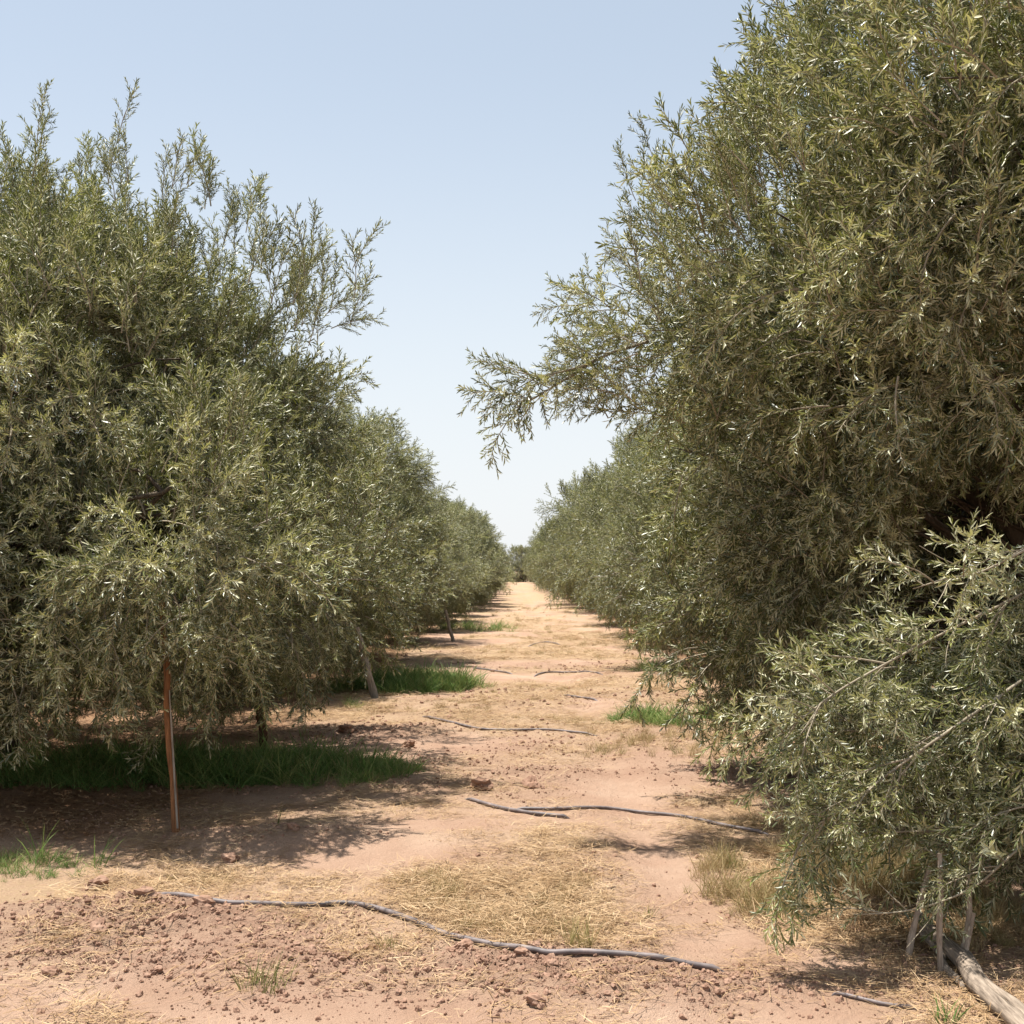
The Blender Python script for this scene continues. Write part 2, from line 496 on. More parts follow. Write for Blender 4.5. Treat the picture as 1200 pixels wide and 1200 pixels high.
# ------------------------------------------------------------------ olive foliage prototypes
def leaves_on(acc, pts, dirs, spacing, ang, Lr=(0.040, 0.070), k0=0.0, mat=0):
    """opposite pairs of lanceolate leaves along a polyline"""
    tot = 0; turn = random.uniform(0, 6.28); nextd = spacing * 0.5 + k0
    tt = random.random() * 0.5
    for i in range(len(pts) - 1):
        a, b = pts[i], pts[i + 1]; L = (b - a).length; d = (b - a).normalized()
        s0 = d.orthogonal().normalized(); s1 = d.cross(s0)
        while nextd < tot + L:
            p = a.lerp(b, (nextd - tot) / L)
            for sgn in (0, math.pi):
                t = turn + sgn + random.uniform(-.35, .35)
                side = s0 * math.cos(t) + s1 * math.sin(t)
                an = rad(random.uniform(*ang))
                ld = d * math.cos(an) + side * math.sin(an) + rv(0.12)
                nrm = d * math.sin(an) - side * math.cos(an)      # upper face turned towards the tip
                nrm = -(-nrm) + rv(0.35)
                Lf = random.uniform(*Lr)
                acc.leaf(p, ld, nrm, Lf, Lf * random.uniform(0.14, 0.20), mat, min(1, max(0, tt + random.random() * 0.5)), 0.3, random.uniform(-.1, .6))
            turn += 1.4; nextd += spacing * random.uniform(0.8, 1.2)
        tot += L
    # terminal leaves
    d = (pts[-1] - pts[-2]).normalized()
    for _ in range(2):
        Lf = random.uniform(*Lr) * 0.8
        acc.leaf(pts[-1], d + rv(0.16), d.orthogonal() + rv(.5), Lf, Lf * 0.2, mat, min(1, tt + 0.45), 0.3, 0.2)

def curve(p, d, L, n, droop, wig=0.1):
    pts = [Vector(p)]; d = Vector(d).normalized()
    for _ in range(n):
        d = (d + Vector((-droop / n, 0, 0)) + rv(wig)).normalized()
        pts.append(pts[-1] + d * (L / n))
    return pts

def make_spray(kind):
    ac = Acc()
    if kind == 'shoot': L, dr, ntw, ang, tl, sp = random.uniform(.55, .75), 0.15, 11, (22, 42), (.12, .28), .023
    elif kind == 'spray': L, dr, ntw, ang, tl, sp = random.uniform(.5, .65), 0.7, 13, (35, 65), (.14, .30), .022
    else: L, dr, ntw, ang, tl, sp = random.uniform(.6, .8), 1.3, 11, (30, 60), (.12, .28), .022
    ax = curve((0, 0, 0), (0, 0, 1), L, 9, dr, 0.09)
    n = len(ax)
    ac.tube(ax, [0.0048 * (1 - i / n) + 0.0013 for i in range(n)], 4, 1, False)
    leaves_on(ac, ax[n // 2:], None, sp, (28, 50))
    for t in range(ntw):
        u = (t + random.random()) / ntw * 0.85 + 0.08
        f = u * (n - 1); i = int(f); p = ax[i].lerp(ax[min(i + 1, n - 1)], f - i); d = (ax[min(i + 1, n - 1)] - ax[i]).normalized()
        th = t * 2.4 + random.random(); s0 = d.orthogonal().normalized(); s1 = d.cross(s0)
        an = rad(random.uniform(*ang))
        td = d * math.cos(an) + (s0 * math.cos(th) + s1 * math.sin(th)) * math.sin(an)
        tl_ = random.uniform(*tl) * (1.1 - 0.5 * u)
        tp = curve(p, td, tl_, 4, dr * 0.35, 0.12)
        ac.tube(tp, [0.002, .0018, .0015, .0012, .0008], 3, 1, False)
        leaves_on(ac, tp, None, sp, (15, 42), k0=0.005)
    return ac.mesh('olive_' + kind, [M['leaf'], M['twig']])
PROT = [proto('olive_spray', make_spray(k)) for k in ('shoot',) * 4 + ('spray',) * 4 + ('hang',) * 4]
G_FOL = scatter_group('olive_foliage', PROT)

# ------------------------------------------------------------------ olive tree builder
class Tree:
    """lobes: (centre, radii) in tree space. anchors sit in their shells"""
    def __init__(s, seed, lobes, n, skirt=0.45, cut=None, scale=1.0, gaps=0.30):
        rs = random.getstate(); random.seed(seed)
        s.pts = []; s.rot = []; s.scl = []; s.idx = []; s.dir = []
        areas = [l[1][0] * l[1][2] for l in lobes]; tot = sum(areas)
        for (c, r), ar in zip(lobes, areas):
            want = int(n * ar / tot); got = 0; tries = 0
            while got < want and tries < want * 16:
                tries += 1
                d = Vector((random.gauss(0, 1), random.gauss(0, 1), random.gauss(0, 1))).normalized()
                inner = random.random() < 0.24
                q = random.uniform(0.25, 0.7) if inner else random.uniform(0.68, 1.0)
                p = Vector(c) + Vector((d.x * r[0], d.y * r[1], d.z * r[2])) * q
                q *= 1 + 0.2 * mnoise.noise(p * 1.1 + Vector((0, seed * 1.7, 3)))
                p = Vector(c) + Vector((d.x * r[0], d.y * r[1], d.z * r[2])) * q
                if p.z < skirt or (cut and cut(p)): continue
                deep = False
                for (c2, r2) in lobes:
                    if c2 is c: continue
                    e = p - Vector(c2)
                    if (e.x / r2[0]) ** 2 + (e.y / r2[1]) ** 2 + (e.z / r2[2]) ** 2 < 0.42: deep = True; break
                if deep and random.random() < 0.9: continue
                if not inner and mnoise.noise(p * 1.25 + Vector((seed, 0, 0))) < (-.16 if p.z > 3.1 else .03): continue
                nn = Vector((d.x / r[0], d.y / r[1], d.z / r[2])).normalized()
                out = Vector((p.x, p.y, 0)); out = out.normalized() if out.length > .01 else Vector((1, 0, 0))
                up = nn.z
                if up > 0.45 or (up > 0.05 and random.random() < 0.45):
                    dd = Vector((0, 0, 1.0)) + nn * 0.55 + rv(0.45); k = random.choice((0, 1, 2, 3, 0, 1, 4, 5)); 
                elif up > -0.35:
                    dd = nn * 0.65 + out * 0.25 + Vector((0, 0, 0.45)) + rv(0.7); k = random.choice((4, 5, 6, 7, 4, 5, 6, 8, 0, 2))
                else:
                    dd = nn * 0.45 + out * 0.45 + Vector((0, 0, -0.2)) + rv(0.65); k = random.choice((8, 9, 10, 4, 5, 6, 7))
                s.put(p, dd, k, random.uniform(0.8, 1.15) * scale); got += 1
        s.lobes = lobes; s.seed = seed
        random.setstate(rs)
    def put(s, p, dd, k, sc):
        s.pts.append(tuple(p)); e = orient(Vector(dd), Vector((0, 0, 1)) + rv(0.5)); s.rot.append(tuple(e)); s.scl.append(sc); s.idx.append(k)
    def build(s, root, limbs=True, extra=None, height_=0.75, trunk_r=0.13, base=Vector((0, 0, 0))):
        rs = random.getstate(); random.seed(s.seed + 99)
        fol = points_obj('foliage', s.pts, s.rot, s.scl, s.idx, G_FOL, root); fol['kind'] = 'stuff'
        # trunk
        ac = Acc(); lean = Vector((random.uniform(-.15, .15), random.uniform(-.15, .15), 0))
        tp = [base + Vector((0, 0, -0.15)), base + Vector((0, 0, 0.02)), base + lean * .4 + Vector((0, 0, height_ * .45)), base + lean + Vector((0, 0, height_))]
        ac.tube(tp, [trunk_r * 1.7, trunk_r * 1.35, trunk_r, trunk_r * 1.05], 10, 0, True, 0.12)
        tr = link('trunk', ac.mesh('trunk', [M['bark']], (0,)), root)
        fork = tp[-1]
        br = Acc()
        for (c, r) in s.lobes:
            c = Vector(c)
            if (c - fork).length < 0.3: continue
            end = c + Vector((0, 0, r[2] * 0.45))
            n = 7; pts = []
            ctl = fork.lerp(end, 0.45) + Vector((0, 0, 0.35)) + rv(0.15)
            for i in range(n + 1):
                t = i / n; pts.append(fork * (1 - t) ** 2 + ctl * (2 * t * (1 - t)) + end * t * t + (rv(0.05) if 0 < i < n else Vector()))
            lm = Acc(); r0 = trunk_r * random.uniform(.45, .62)
            lm.tube(pts, [r0 * (1 - i / n) + 0.012 for i in range(n + 1)], 7, 0, True, 0.08)
            link('limb', lm.mesh('limb', [M['bark']], (0,)), root)
            # smaller branches out of the limb into the lobe's shell
            for j in range(16):
                st = pts[random.randint(2, n)]
                d = Vector((random.gauss(0, 1), random.gauss(0, 1), random.gauss(0.2, 1))).normalized()
                en = c + Vector((d.x * r[0], d.y * r[1], d.z * r[2])) * 0.85
                if en.z < 0.5: en.z = 0.6 + random.random() * .4
                md = st.lerp(en, 0.5) + rv(0.18) + Vector((0, 0, 0.12))
                bp = [st * (1 - t) ** 2 + md * (2 * t * (1 - t)) + en * t * t for t in (0, .2, .4, .6, .8, 1)]
                br.tube(bp, [0.017, .014, .011, .009, .007, .004], 4, 0, False)
        bo = link('fine_branches', br.mesh('fine_branches', [M['bark']], (0,)), root); bo['kind'] = 'stuff'
        random.setstate(rs)

def copy_tree(root, loc, rz, sc):
    c = root.copy(); COL.objects.link(c); c.location = loc; c.rotation_euler = (0, 0, rz); c.scale = (sc[0], sc[1], sc[2]) if hasattr(sc, '__len__') else (sc,) * 3
    for ch in list(root.children):
        d = ch.copy(); COL.objects.link(d); d.parent = c
    return c

ROWG_L = 'olive trees of the left row'; ROWG_R = 'olive trees of the right row'

# first tree of the left row (seen from the path: wide shoulder to the right, upright shoots on top)
LT = Vector((-4.35, 10.3, 0)); LT.z = gz(LT.x, LT.y)
lob = [((0.1, 0, 2.6), (2.4, 2.3, 1.9)), ((-0.6, -0.9, 3.25), (1.5, 1.4, 1.1)), ((0.8, -0.9, 3.2), (1.2, 1.2, .9)), ((1.1, -1.7, 2.6), (1.3, 1.2, 1.0)),
       ((1.65, -0.4, 2.45), (1.2, 1.3, .9)), ((1.2, -1.9, 1.7), (1.4, 1.0, 1.0)), ((2.15, -0.9, 1.55), (1.1, 1.1, 0.8)), ((-1.6, -.6, 2.3), (1.7, 1.8, 1.6)),
       ((0, 1.8, 2.6), (1.9, 1.4, 1.7)), ((-0.2, -2.2, 2.2), (1.6, 1.0, 1.3)), ((1.9, 1.0, 2.0), (1.3, 1.2, 1.1)), ((1.75, -.6, 3.05), (0.75, .8, .55)), ((.7, -2.4, 1.35), (1.0, .6, .75)), ((2.15, -2.55, 1.75), (.85, .55, .72))]
T = Tree(11, lob, 4700, 0.5, scale=0.84)
rootL1 = empty('olive_tree', LT); tag(rootL1, 'big olive tree filling the left edge, orange stake under it', 'olive tree', ROWG_L)
rs = random.Random(5)
def leaders(T, lst, L=3, k=(0, 1, 2, 3), sc=0.9):
    """long leading shoots: a chain of sprays from p along d"""
    for p, d, n in lst:
        p = Vector(p); d = Vector(d).normalized()
        for i in range(n):
            T.put(p, d + rv(0.15), random.choice(k), sc * (1 - 0.18 * i / max(1, n)))
            if random.random() < 0.6: T.put(p, d + rv(0.6), random.choice(k), sc * 0.7)
            p = p + d * 0.36; d = (d + rv(0.08)).normalized()
def rel(base, px, Y, py): return Vector(pix(px, Y, py)) - base
leaders(T, [(rel(LT, 95, 9.4, 245), (-.1, 0, 1), 1), (rel(LT, 150, 9.3, 215), (-.08, 0, 1), 1), (rel(LT, 190, 9.3, 235), (0.05, 0, 1), 1),
            (rel(LT, 240, 9.3, 245), (0.1, 0, 1), 1), (rel(LT, 378, 9.3, 345), (0, 0, 1), 1), (rel(LT, 350, 9.3, 350), (-.2, 0, 1), 1), (rel(LT, 388, 9.3, 360), (0.3, 0, 1), 1),
            (rel(LT, 388, 9.3, 385), (1, 0, 0.25), 1), (rel(LT, 380, 9.3, 370), (.7, 0, .4), 1)], sc=0.68)
for _ in range(60):
    px_ = random.uniform(-40, 420); t_ = min(1, max(0, (px_ - 240) / 130))
    p = rel(LT, px_, random.uniform(8.6, 10.2), random.uniform(215, 330) + 85 * t_)
    leaders(T, [(p, (random.uniform(-.2, .2) + .25 * t_, random.uniform(-.2, .2), 1), random.choice((1, 1, 2)) if px_ < 200 else 1)], sc=random.uniform(.65, .9))
for _ in range(50):
    p = rel(LT, random.uniform(110, 280), random.uniform(7.1, 7.4), random.uniform(600, 775))
    T.put(p, Vector((random.uniform(-.5, .5), -.3, -.35)) + rv(.5), random.choice((8, 9, 10, 11, 5, 6)), random.uniform(.45, .7))
T.build(rootL1, trunk_r=0.17)

# first tree of the right row: tall, close, leaning skirts to the path
RT = Vector((4.1, 8.3, 0)); RT.z = gz(RT.x, RT.y)
lobr = [((0, 0, 3.2), (2.5, 2.5, 2.0)), ((-1.2, -1.0, 4.0), (1.45, 1.5, 1.15)), ((-1.9, -0.2, 3.4), (1.35, 1.5, 1.15)), ((-1.95, 0.2, 2.55), (1.25, 1.4, 1.05)),
        ((-0.3, -2.1, 3.5), (1.6, 1.2, 1.3)), ((-1.4, -1.7, 2.8), (1.35, 1.1, 1.0)), ((-1.7, 0.1, 1.7), (1.15, 1.3, 0.95)), ((0.6, 1.5, 3.0), (2.2, 1.8, 1.8)),
        ((0.6, -1.0, 4.6), (1.7, 1.5, 1.2)), ((1.5, -0.5, 3.0), (1.6, 1.6, 1.8)), ((-1.5, 1.3, 2.3), (1.4, 1.3, 1.2)), ((-.3, -2.9, 2.9), (1.0, .6, .7)), ((-2.15, .8, 1.3), (.9, 1.0, .75)), ((-1.3, .9, 1.15), (1.0, 1.0, .75)), ((-1.15, -2.6, 3.65), (1.25, .9, 1.0))]
def cutr(p):   # the open hollow under the crown's front
    return (p.z < 2.4 and p.y < 0.2 and p.x > -1.7) or (p.z < 2.45 and p.y < -1.3)
T = Tree(23, lobr, 5600, 0.45, cutr, scale=.86)
# low boughs hanging to the front: a bush-like skirt held by props
for _ in range(1350):
    d = Vector((random.gauss(0, 1), random.gauss(0, 1), random.gauss(0, 1))).normalized() * random.uniform(.2, 1) ** .6
    c = Vector((2.35, 5.6, 0.85)); p = c + Vector((d.x * 1.15, d.y * .75, d.z * .62))
    px_ = CX + p.x / p.y * F
    if px_ > 1040 and p.z < .95 and random.random() < .55: continue
    if p.z < (0.46 if px_ < 1030 else 0.40) + max(0, 1.75 - p.x) * .5 or mnoise.noise(p * 2.3) < .02 or p.z > 1.0 + (p.x - 1.6) * .42 + .25 * mnoise.noise(p * 1.9) or px_ < 1010 + 60 * max(0, .75 - p.z): continue
    dd = Vector((-0.75, -0.35, 0.25 + d.z * .3)) + rv(0.65)
    T.put(p - RT, dd, random.choice((4, 5, 6, 7, 8, 9)), random.uniform(.62, .88))
leaders(T, [(rel(RT, 770, 8, 200), (-.35, 0, 1), 1), (rel(RT, 745, 8, 235), (-.6, 0, 1), 1), (rel(RT, 880, 7, 150), (-.35, 0, 1), 1), (rel(RT, 925, 6.6, 130), (-.4, 0, 1), 1), (rel(RT, 960, 6.4, 100), (-.2, 0, 1), 1), (rel(RT, 1020, 6, 60), (0, 0, 1), 2),
            (rel(RT, 780, 8, 330), (-1, 0, 0.3), 1), (rel(RT, 755, 8, 390), (-1, 0, 0.1), 1)], sc=0.62)
for _ in range(60):
    t_ = random.random(); px_ = 735 + 260 * t_; py_ = 330 - 260 * t_ + random.uniform(-30, 90)
    p = rel(RT, px_ + random.uniform(-10, 50), random.uniform(6.6, 8.4) - .8 * t_, py_)
    leaders(T, [(p, (-.45 + random.uniform(-.3, .3), random.uniform(-.2, .2), .8), 1)], sc=random.uniform(.45, .7))
rootR1 = empty('olive_tree', RT); tag(rootR1, 'tallest and nearest olive tree, filling the right edge over the bleached props', 'olive tree', ROWG_R)
T.build(rootR1, trunk_r=0.18)

# hero boughs: each its own part with every leaf a sub-part
def one_leaf_mesh(L, W, tint):
    a = Acc(); a.leaf(Vector((0, 0, 0)), Vector((0, 0, 1)), Vector((1, 0, 0)), L, W, 0, tint, .3, .35)
    return a.mesh('leaf', [M['leaf']])
LEAFM = [one_leaf_mesh(random.uniform(.048, .068), random.uniform(.010, .014), random.random()) for _ in range(8)]
def hero_bough(root, P, n_tw, budget, r0=0.0055, side_sprays=10):
    P = [Vector(p) for p in P]
    # catmull-rom
    pts = []
    Q = [P[0]] + P + [P[-1]]
    for i in range(1, len(Q) - 2):
        for t in np.linspace(0, 1, 5, endpoint=False):
            a, b, c, d = Q[i - 1], Q[i], Q[i + 1], Q[i + 2]
            pts.append(0.5 * ((2 * b) + (c - a) * t + (2 * a - 5 * b + 4 * c - d) * t * t + (3 * b - a - 3 * c + d) * t ** 3))
    pts.append(P[-1]); n = len(pts)
    ac = Acc(); ac.tube(pts, [r0 * (1 - i / n) + 0.002 for i in range(n)], 6, 0, True)
    stems = []
    for t in range(n_tw):
        f = (0.12 + 0.87 * (t + .5) / n_tw) * (n - 1); i = int(f); p = pts[i].lerp(pts[min(i + 1, n - 1)], f - i); d = (pts[min(i + 1, n - 1)] - pts[i]).normalized()
        side = Vector((0, 0, 1)).cross(d).normalized() * (1 if t % 2 else -1)
        td = (d * 0.75 + Vector((0, 0, 0.75 if t % 3 else -.3)) + side * 0.35 + rv(.15)).normalized()
        tp = [p]; L = random.uniform(.16, .30)
        for _ in range(5): td = (td + rv(.1)).normalized(); tp.append(tp[-1] + td * L / 5)
        ac.tube(tp, [.003, .0027, .0023, .0019, .0015, .001], 4, 0, False); stems.append(tp)
    bo = link('branch', ac.mesh('branch', [M['twig']], (0,)), root)
    a, b, c, e_ = [], [], [], []
    for t in range(side_sprays):
        f = (0.1 + .85 * (t + random.random()) / side_sprays) * (n - 1); i = int(f); p = pts[i].lerp(pts[i + 1], f - i); d = (pts[i + 1] - pts[i]).normalized()
        dd = d * .9 + Vector((0, 0, random.choice((.6, .2, -.45)))) + rv(.5)
        a.append(tuple(p)); b.append(tuple(orient(dd, Vector((0, 0, 1)) + rv(.4)))); c.append(random.uniform(.55, .8)); e_.append(random.choice((4, 5, 6, 7, 0)))
    sp_ = points_obj('leaves', a, b, c, e_, G_FOL, bo); sp_['kind'] = 'stuff'
    cnt = 0; random.shuffle(stems)
    for sp in stems:
        turn = random.random() * 6
        for i in range(len(sp) - 1):
            d = (sp[i + 1] - sp[i]).normalized(); s0 = d.orthogonal().normalized(); s1 = d.cross(s0)
            for u in (0.1, 0.6):
                for sg in (0, math.pi):
                    if cnt >= budget: continue
                    th = turn + sg; side = s0 * math.cos(th) + s1 * math.sin(th); an = rad(random.uniform(30, 55))
                    ld = (d * math.cos(an) + side * math.sin(an) + rv(.1)).normalized(); nm = d * math.sin(an) - side * math.cos(an) + rv(.3)
                    e = orient(ld, nm)
                    o = bpy.data.objects.new('leaf', random.choice(LEAFM)); COL.objects.link(o); o.parent = bo
                    o.location = sp[i].lerp(sp[i + 1], u); o.rotation_euler = e
                    o.scale = (1, 1, 1); cnt += 1
                turn += 1.4
def R1(px, Y, py): return Vector(pix(px, Y, py)) - RT
hero_bough(rootR1, [R1(1300, 5.6, 640), R1(1190, 5.3, 700), R1(1090, 5.2, 750), R1(990, 5.1, 805), R1(945, 5.0, 838), R1(915, 4.95, 862)], 14, 130, side_sprays=15)
hero_bough(rootR1, [R1(1290, 5.4, 600), R1(1210, 5.2, 640), R1(1150, 5.1, 670), R1(1110, 5.0, 678), R1(1070, 5.0, 690)], 5, 45, .005, side_sprays=5)
hero_bough(rootR1, [R1(1280, 5.4, 740), R1(1150, 5.1, 830), R1(1050, 5.0, 900), R1(985, 4.95, 950), R1(940, 4.9, 975)], 8, 70, .006, side_sprays=14)
hero_bough(rootR1, [R1(1290, 5.3, 930), R1(1200, 4.95, 990), R1(1140, 4.9, 1040), R1(1070, 4.85, 1066), R1(1000, 4.8, 1072)], 6, 55, .005, side_sprays=3)

# generic trees
def generic_lobes(seed, rx=2.9):
    r = random.Random(seed)
    L = [((0, 0, 2.8), (2.3, 2.3, 2.0))]
    for k in range(8):
        a = k / 8 * 6.283 + r.uniform(-.3, .3); q = r.uniform(1.3, 1.9)
        L.append(((math.cos(a) * q, math.sin(a) * q, r.uniform(1.5, 2.2)), (r.uniform(1.0, 1.35),) * 2 + (r.uniform(1.0, 1.3),)))
    for k in range(5):
        a = k / 5 * 6.283 + r.uniform(-.4, .4); q = r.uniform(.7, 1.3)
        L.append(((math.cos(a) * q, math.sin(a) * q, r.uniform(3.3, 4.2)), (r.uniform(.9, 1.25),) * 2 + (r.uniform(.9, 1.2),)))
    return L
protos = []
def base_tree(seed, n, loc, rz, sc, scale=1.0, skirt=.35):
    T = Tree(seed, generic_lobes(seed), n, skirt, scale=scale)
    for _ in range(22):
        a = random.uniform(0, 6.28); q = random.uniform(0, 1.5)
        leaders(T, [(Vector((math.cos(a) * q, math.sin(a) * q, random.uniform(4.3, 4.8))), (random.uniform(-.3, .3), random.uniform(-.3, .3), 1), random.choice((1, 1, 2)))], sc=.8)
    root = empty('olive_tree', loc, rz); root.scale = sc
    T.build(root)
    return root

ORD = ['first', 'second', 'third', 'fourth', 'fifth', 'sixth', 'seventh', 'eighth', 'ninth', 'tenth']
rr = random.Random(77)
bases = []
def row(side, x0, y0, step, n, group, sidename, first_ord):
    for k in range(n):
        y = y0 + step * k + rr.uniform(-.3, .3); x = x0 + rr.uniform(-.25, .25)
        s = rr.uniform(.88, 1.08); sc = (s, s, s * (rr.uniform(.93, 1.05) if side > 0 else rr.uniform(.78, .9))); rz = rr.uniform(0, 6.28) if k < 7 else rr.choice((0, math.pi)) + rr.uniform(-.3, .3)
        if k == 1 and side < 0: pass
        if k > 6: sc = (sc[0] * 1.14, sc[1] * 1.05, sc[2])
        loc = (x, y, gz(x, y) if y < 60 else 0)
        want = {(-1, 0): 0, (1, 0): 1, (-1, 1): 2, (-1, 4): 3, (1, 4): 4}.get((side, k))
        if want is not None:
            o = base_tree(100 + want, 3000 if want < 3 else 1300, loc, rz, sc, .86 if want < 3 else 1.2)
            bases.append(o)
        else:
            src = bases[:3] if k < 4 else bases[3:]
            if not src: src = bases
            if side > 0 and 0 < k < 4: src = bases[:3]
            o = copy_tree(rr.choice(src), loc, rz, sc)
        if k + first_ord < 8:
            lab = '%s olive tree from the camera in the %s row along the path' % (ORD[k + first_ord], sidename)
        else:
            lab = 'distant olive tree merging into the far end of the %s row' % sidename
        tag(o, lab, 'olive tree', group if k + first_ord < 8 else group + ', far end')
row(-1, -3.9, 16.2, 5.4, 26, ROWG_L, 'left', 1)
row(1, 4.55, 14.2, 5.4, 27, ROWG_R, 'right', 1)
for k in range(7):
    o = copy_tree(bases[k % 3], (-11.8 + rr.uniform(-.4, .4), 11 + 5.4 * k, 0), rr.uniform(0, 6), rr.uniform(.95, 1.1))
    tag(o, 'olive tree of the row behind, glimpsed under the left crowns', 'olive tree', 'olive trees of the row behind on the left')
for k in range(7):
    o = copy_tree(bases[k % 3], (12.4 + rr.uniform(-.4, .4), 9 + 5.4 * k, 0), rr.uniform(0, 6), rr.uniform(.95, 1.1))
    tag(o, 'olive tree of the row behind, glimpsed through the right crowns', 'olive tree', 'olive trees of the row behind on the right')
for k, x in enumerate((-3.0, 1.2, 5.2)):
    o = copy_tree(bases[3 + k % 2], (x, 166 + k, -.55), rr.uniform(0, 6), 1.0)
    tag(o, 'olive tree closing off the far end of the path', 'olive tree', 'olive trees closing the far end')

# long bough reaching out over the path from the right tree, at the skyline
T2 = []
bp = [R1(760, 7.6, 400), R1(720, 7.5, 412), R1(680, 7.45, 430), R1(640, 7.4, 440), R1(625, 7.4, 440), R1(605, 7.4, 436)]
bq = [R1(700, 7.5, 420), R1(670, 7.45, 440), R1(640, 7.4, 458), R1(620, 7.4, 470), R1(605, 7.4, 478)]
pts_, rots_, scl_, idx_ = [], [], [], []
ac = Acc()
for P in (bp, bq):
    ac.tube(P, [0.008 * (1 - i / len(P)) + .002 for i in range(len(P))], 5, 0, True)
    for i in range(1, len(P)):
        for _ in range(2 if i < 4 else 1):
            d = (P[i] - P[i - 1]).normalized(); p = P[i - 1].lerp(P[i], random.random())
            dd = d + Vector((0, 0, random.choice((.7, .4, .1, -.2)))) + rv(.45)
            pts_.append(tuple(p)); rots_.append(tuple(orient(dd, Vector((0, 0, 1)) + rv(.4)))); scl_.append(random.uniform(.5, .8)); idx_.append(random.choice((0, 1, 4, 5, 6)))
for _ in range(26):                                # fuller growth where the bough leaves the crown
    p = R1(random.uniform(690, 770), random.uniform(7.3, 7.9), random.uniform(350, 500))
    pts_.append(tuple(p)); rots_.append(tuple(orient(Vector((-.8, 0, .4)) + rv(.6), Vector((0, 0, 1)) + rv(.4)))); scl_.append(random.uniform(.5, .75)); idx_.append(random.choice((0, 1, 4, 5, 6, 7)))
ob = link('branch', ac.mesh('branch', [M['twig']], (0,)), rootR1)
ob2 = points_obj('leaves', pts_, rots_, scl_, idx_, G_FOL, ob); ob2['kind'] = 'stuff'

# ------------------------------------------------------------------ stakes, props and the log
def pole(name, foot, top, r, mat, label, cat='stake', group=None, sides=9, wig=0.012, parts=None, bury=0.12):
    root = Vector(foot); d = Vector(top) - root; n = 9
    pts = [root - d.normalized() * bury] + [root + d * (i / n) + (Vector((random.uniform(-wig, wig), random.uniform(-wig, wig), 0)) if 0 < i < n else Vector()) for i in range(n + 1)]
    ac = Acc(); ac.tube([p - root for p in pts], [r * (1.1 - .25 * i / n) * random.uniform(.93, 1.07) for i in range(n + 2)], sides, 0, True, 0.08)
    o = link(name, ac.mesh(name, [M[mat]], ()), None); o.location = root
    tag(o, label, cat, group); return o
def foot(px, py):
    x, y = ground_at(px, py); return Vector((x, y, gz(x, y)))
f = foot(206, 982); k1 = pole('stake', f, pix(190, f.y + .1, 706), 0.021, 'orange_wood', 'orange-brown wooden stake standing in the shade edge under the big left tree', bury=.1, group='stakes supporting the left row')
# a split face of the stake: lighter strip down the front as a second sliver nailed to it
ac = Acc(); d = Vector(pix(190, f.y + .1, 706)) - f
ac.tube([Vector((0.016, -0.019, 0.02)) + d * t for t in (0, .15, .3, .45, .6)], [.006, .007, .007, .006, .004], 5, 0, True, .1)
link('sliver', ac.mesh('sliver', [M['grey_wood']]), k1)
f = foot(310, 890); pole('stake', f, pix(300, f.y, 780), 0.035, 'dark_wood', 'short dark brown stake in green grass right of the orange stake', group='stakes supporting the left row')
f = foot(439, 823); pole('stake', f, pix(418, f.y, 735), 0.045, 'grey_wood', 'grey leaning pole beside the green clump under the second left tree', group='stakes supporting the left row')
f = foot(531, 752); pole('stake', f, pix(522, f.y, 715), 0.04, 'grey_wood', 'small far grey pole leaning under the third left tree', group='stakes supporting the left row')
PG = 'bleached props under the low bough'
def prop(poly, r, label):
    x, y = ground_at(*poly[0]); b = Vector((x, y, gz(x, y)))
    pts = [b - Vector((0, 0, .1)), b] + [Vector(pix(px, y + .02 * i, py)) for i, (px, py) in enumerate(poly[1:])]
    ac = Acc(); n = len(pts)
    ac.tube([p - b for p in pts], [r * (1.1 - .35 * i / n) * random.uniform(.9, 1.12) for i in range(n)], 8, 0, True, .1)
    o = link('prop', ac.mesh('prop', [M['pale_wood']])); o.location = b; tag(o, label, 'prop', PG); return o
prop([(1064, 1124), (1068, 1100), (1074, 1075), (1080, 1050), (1090, 1015)], .013, 'leftmost bleached prop, leaning right beside the log end')
prop([(1103, 1140), (1101, 1110), (1101, 1080), (1103, 1050), (1101, 1000)], .013, 'upright middle prop of the three under the low bough')
prop([(1122, 1128), (1131, 1105), (1136, 1075), (1135, 1045), (1140, 1000)], .015, 'crooked knotty rightmost prop of the three')
prop([(1133, 1133), (1132, 1112), (1137, 1090), (1141, 1070)], .010, 'thin twin stick crossing the foot of the crooked prop')
# weathered split log
a0 = foot(1078, 1092); a1 = Vector((ground_at(1215, 1235)[0], ground_at(1215, 1235)[1], 0)); a1.z = gz(a1.x, a1.y)
d = a1 - a0
root = empty('log', a0, math.atan2(d.y, d.x) - math.pi / 2); tag(root, 'weathered split log lying towards the bottom right corner', 'log')
for nm, off, rr_, l0, l1 in (('log_half', .0, .029, 0, 1), ('split_branch', .050, .019, .12, .98), ('split_branch', -.042, .014, .05, .55)):
    ac = Acc(); n = 22
    pts = [Vector((-off * (.6 + .6 * i / n) + .014 * math.sin(i * .6 + off * 30), d.length * (l0 + (l1 - l0) * i / n), rr_ * .9 + .015 + .006 * math.sin(i * .7 + off * 50) + .05 * (1 - i / n))) for i in range(n + 1)]
    ac.tube(pts, [rr_ * random.uniform(.92, 1.06) * (.75 + .4 * min(1, i / 8)) for i in range(n + 1)], 12, 0, True, .05)
    link(nm, ac.mesh(nm, [M['log_wood']], (0,)), root)

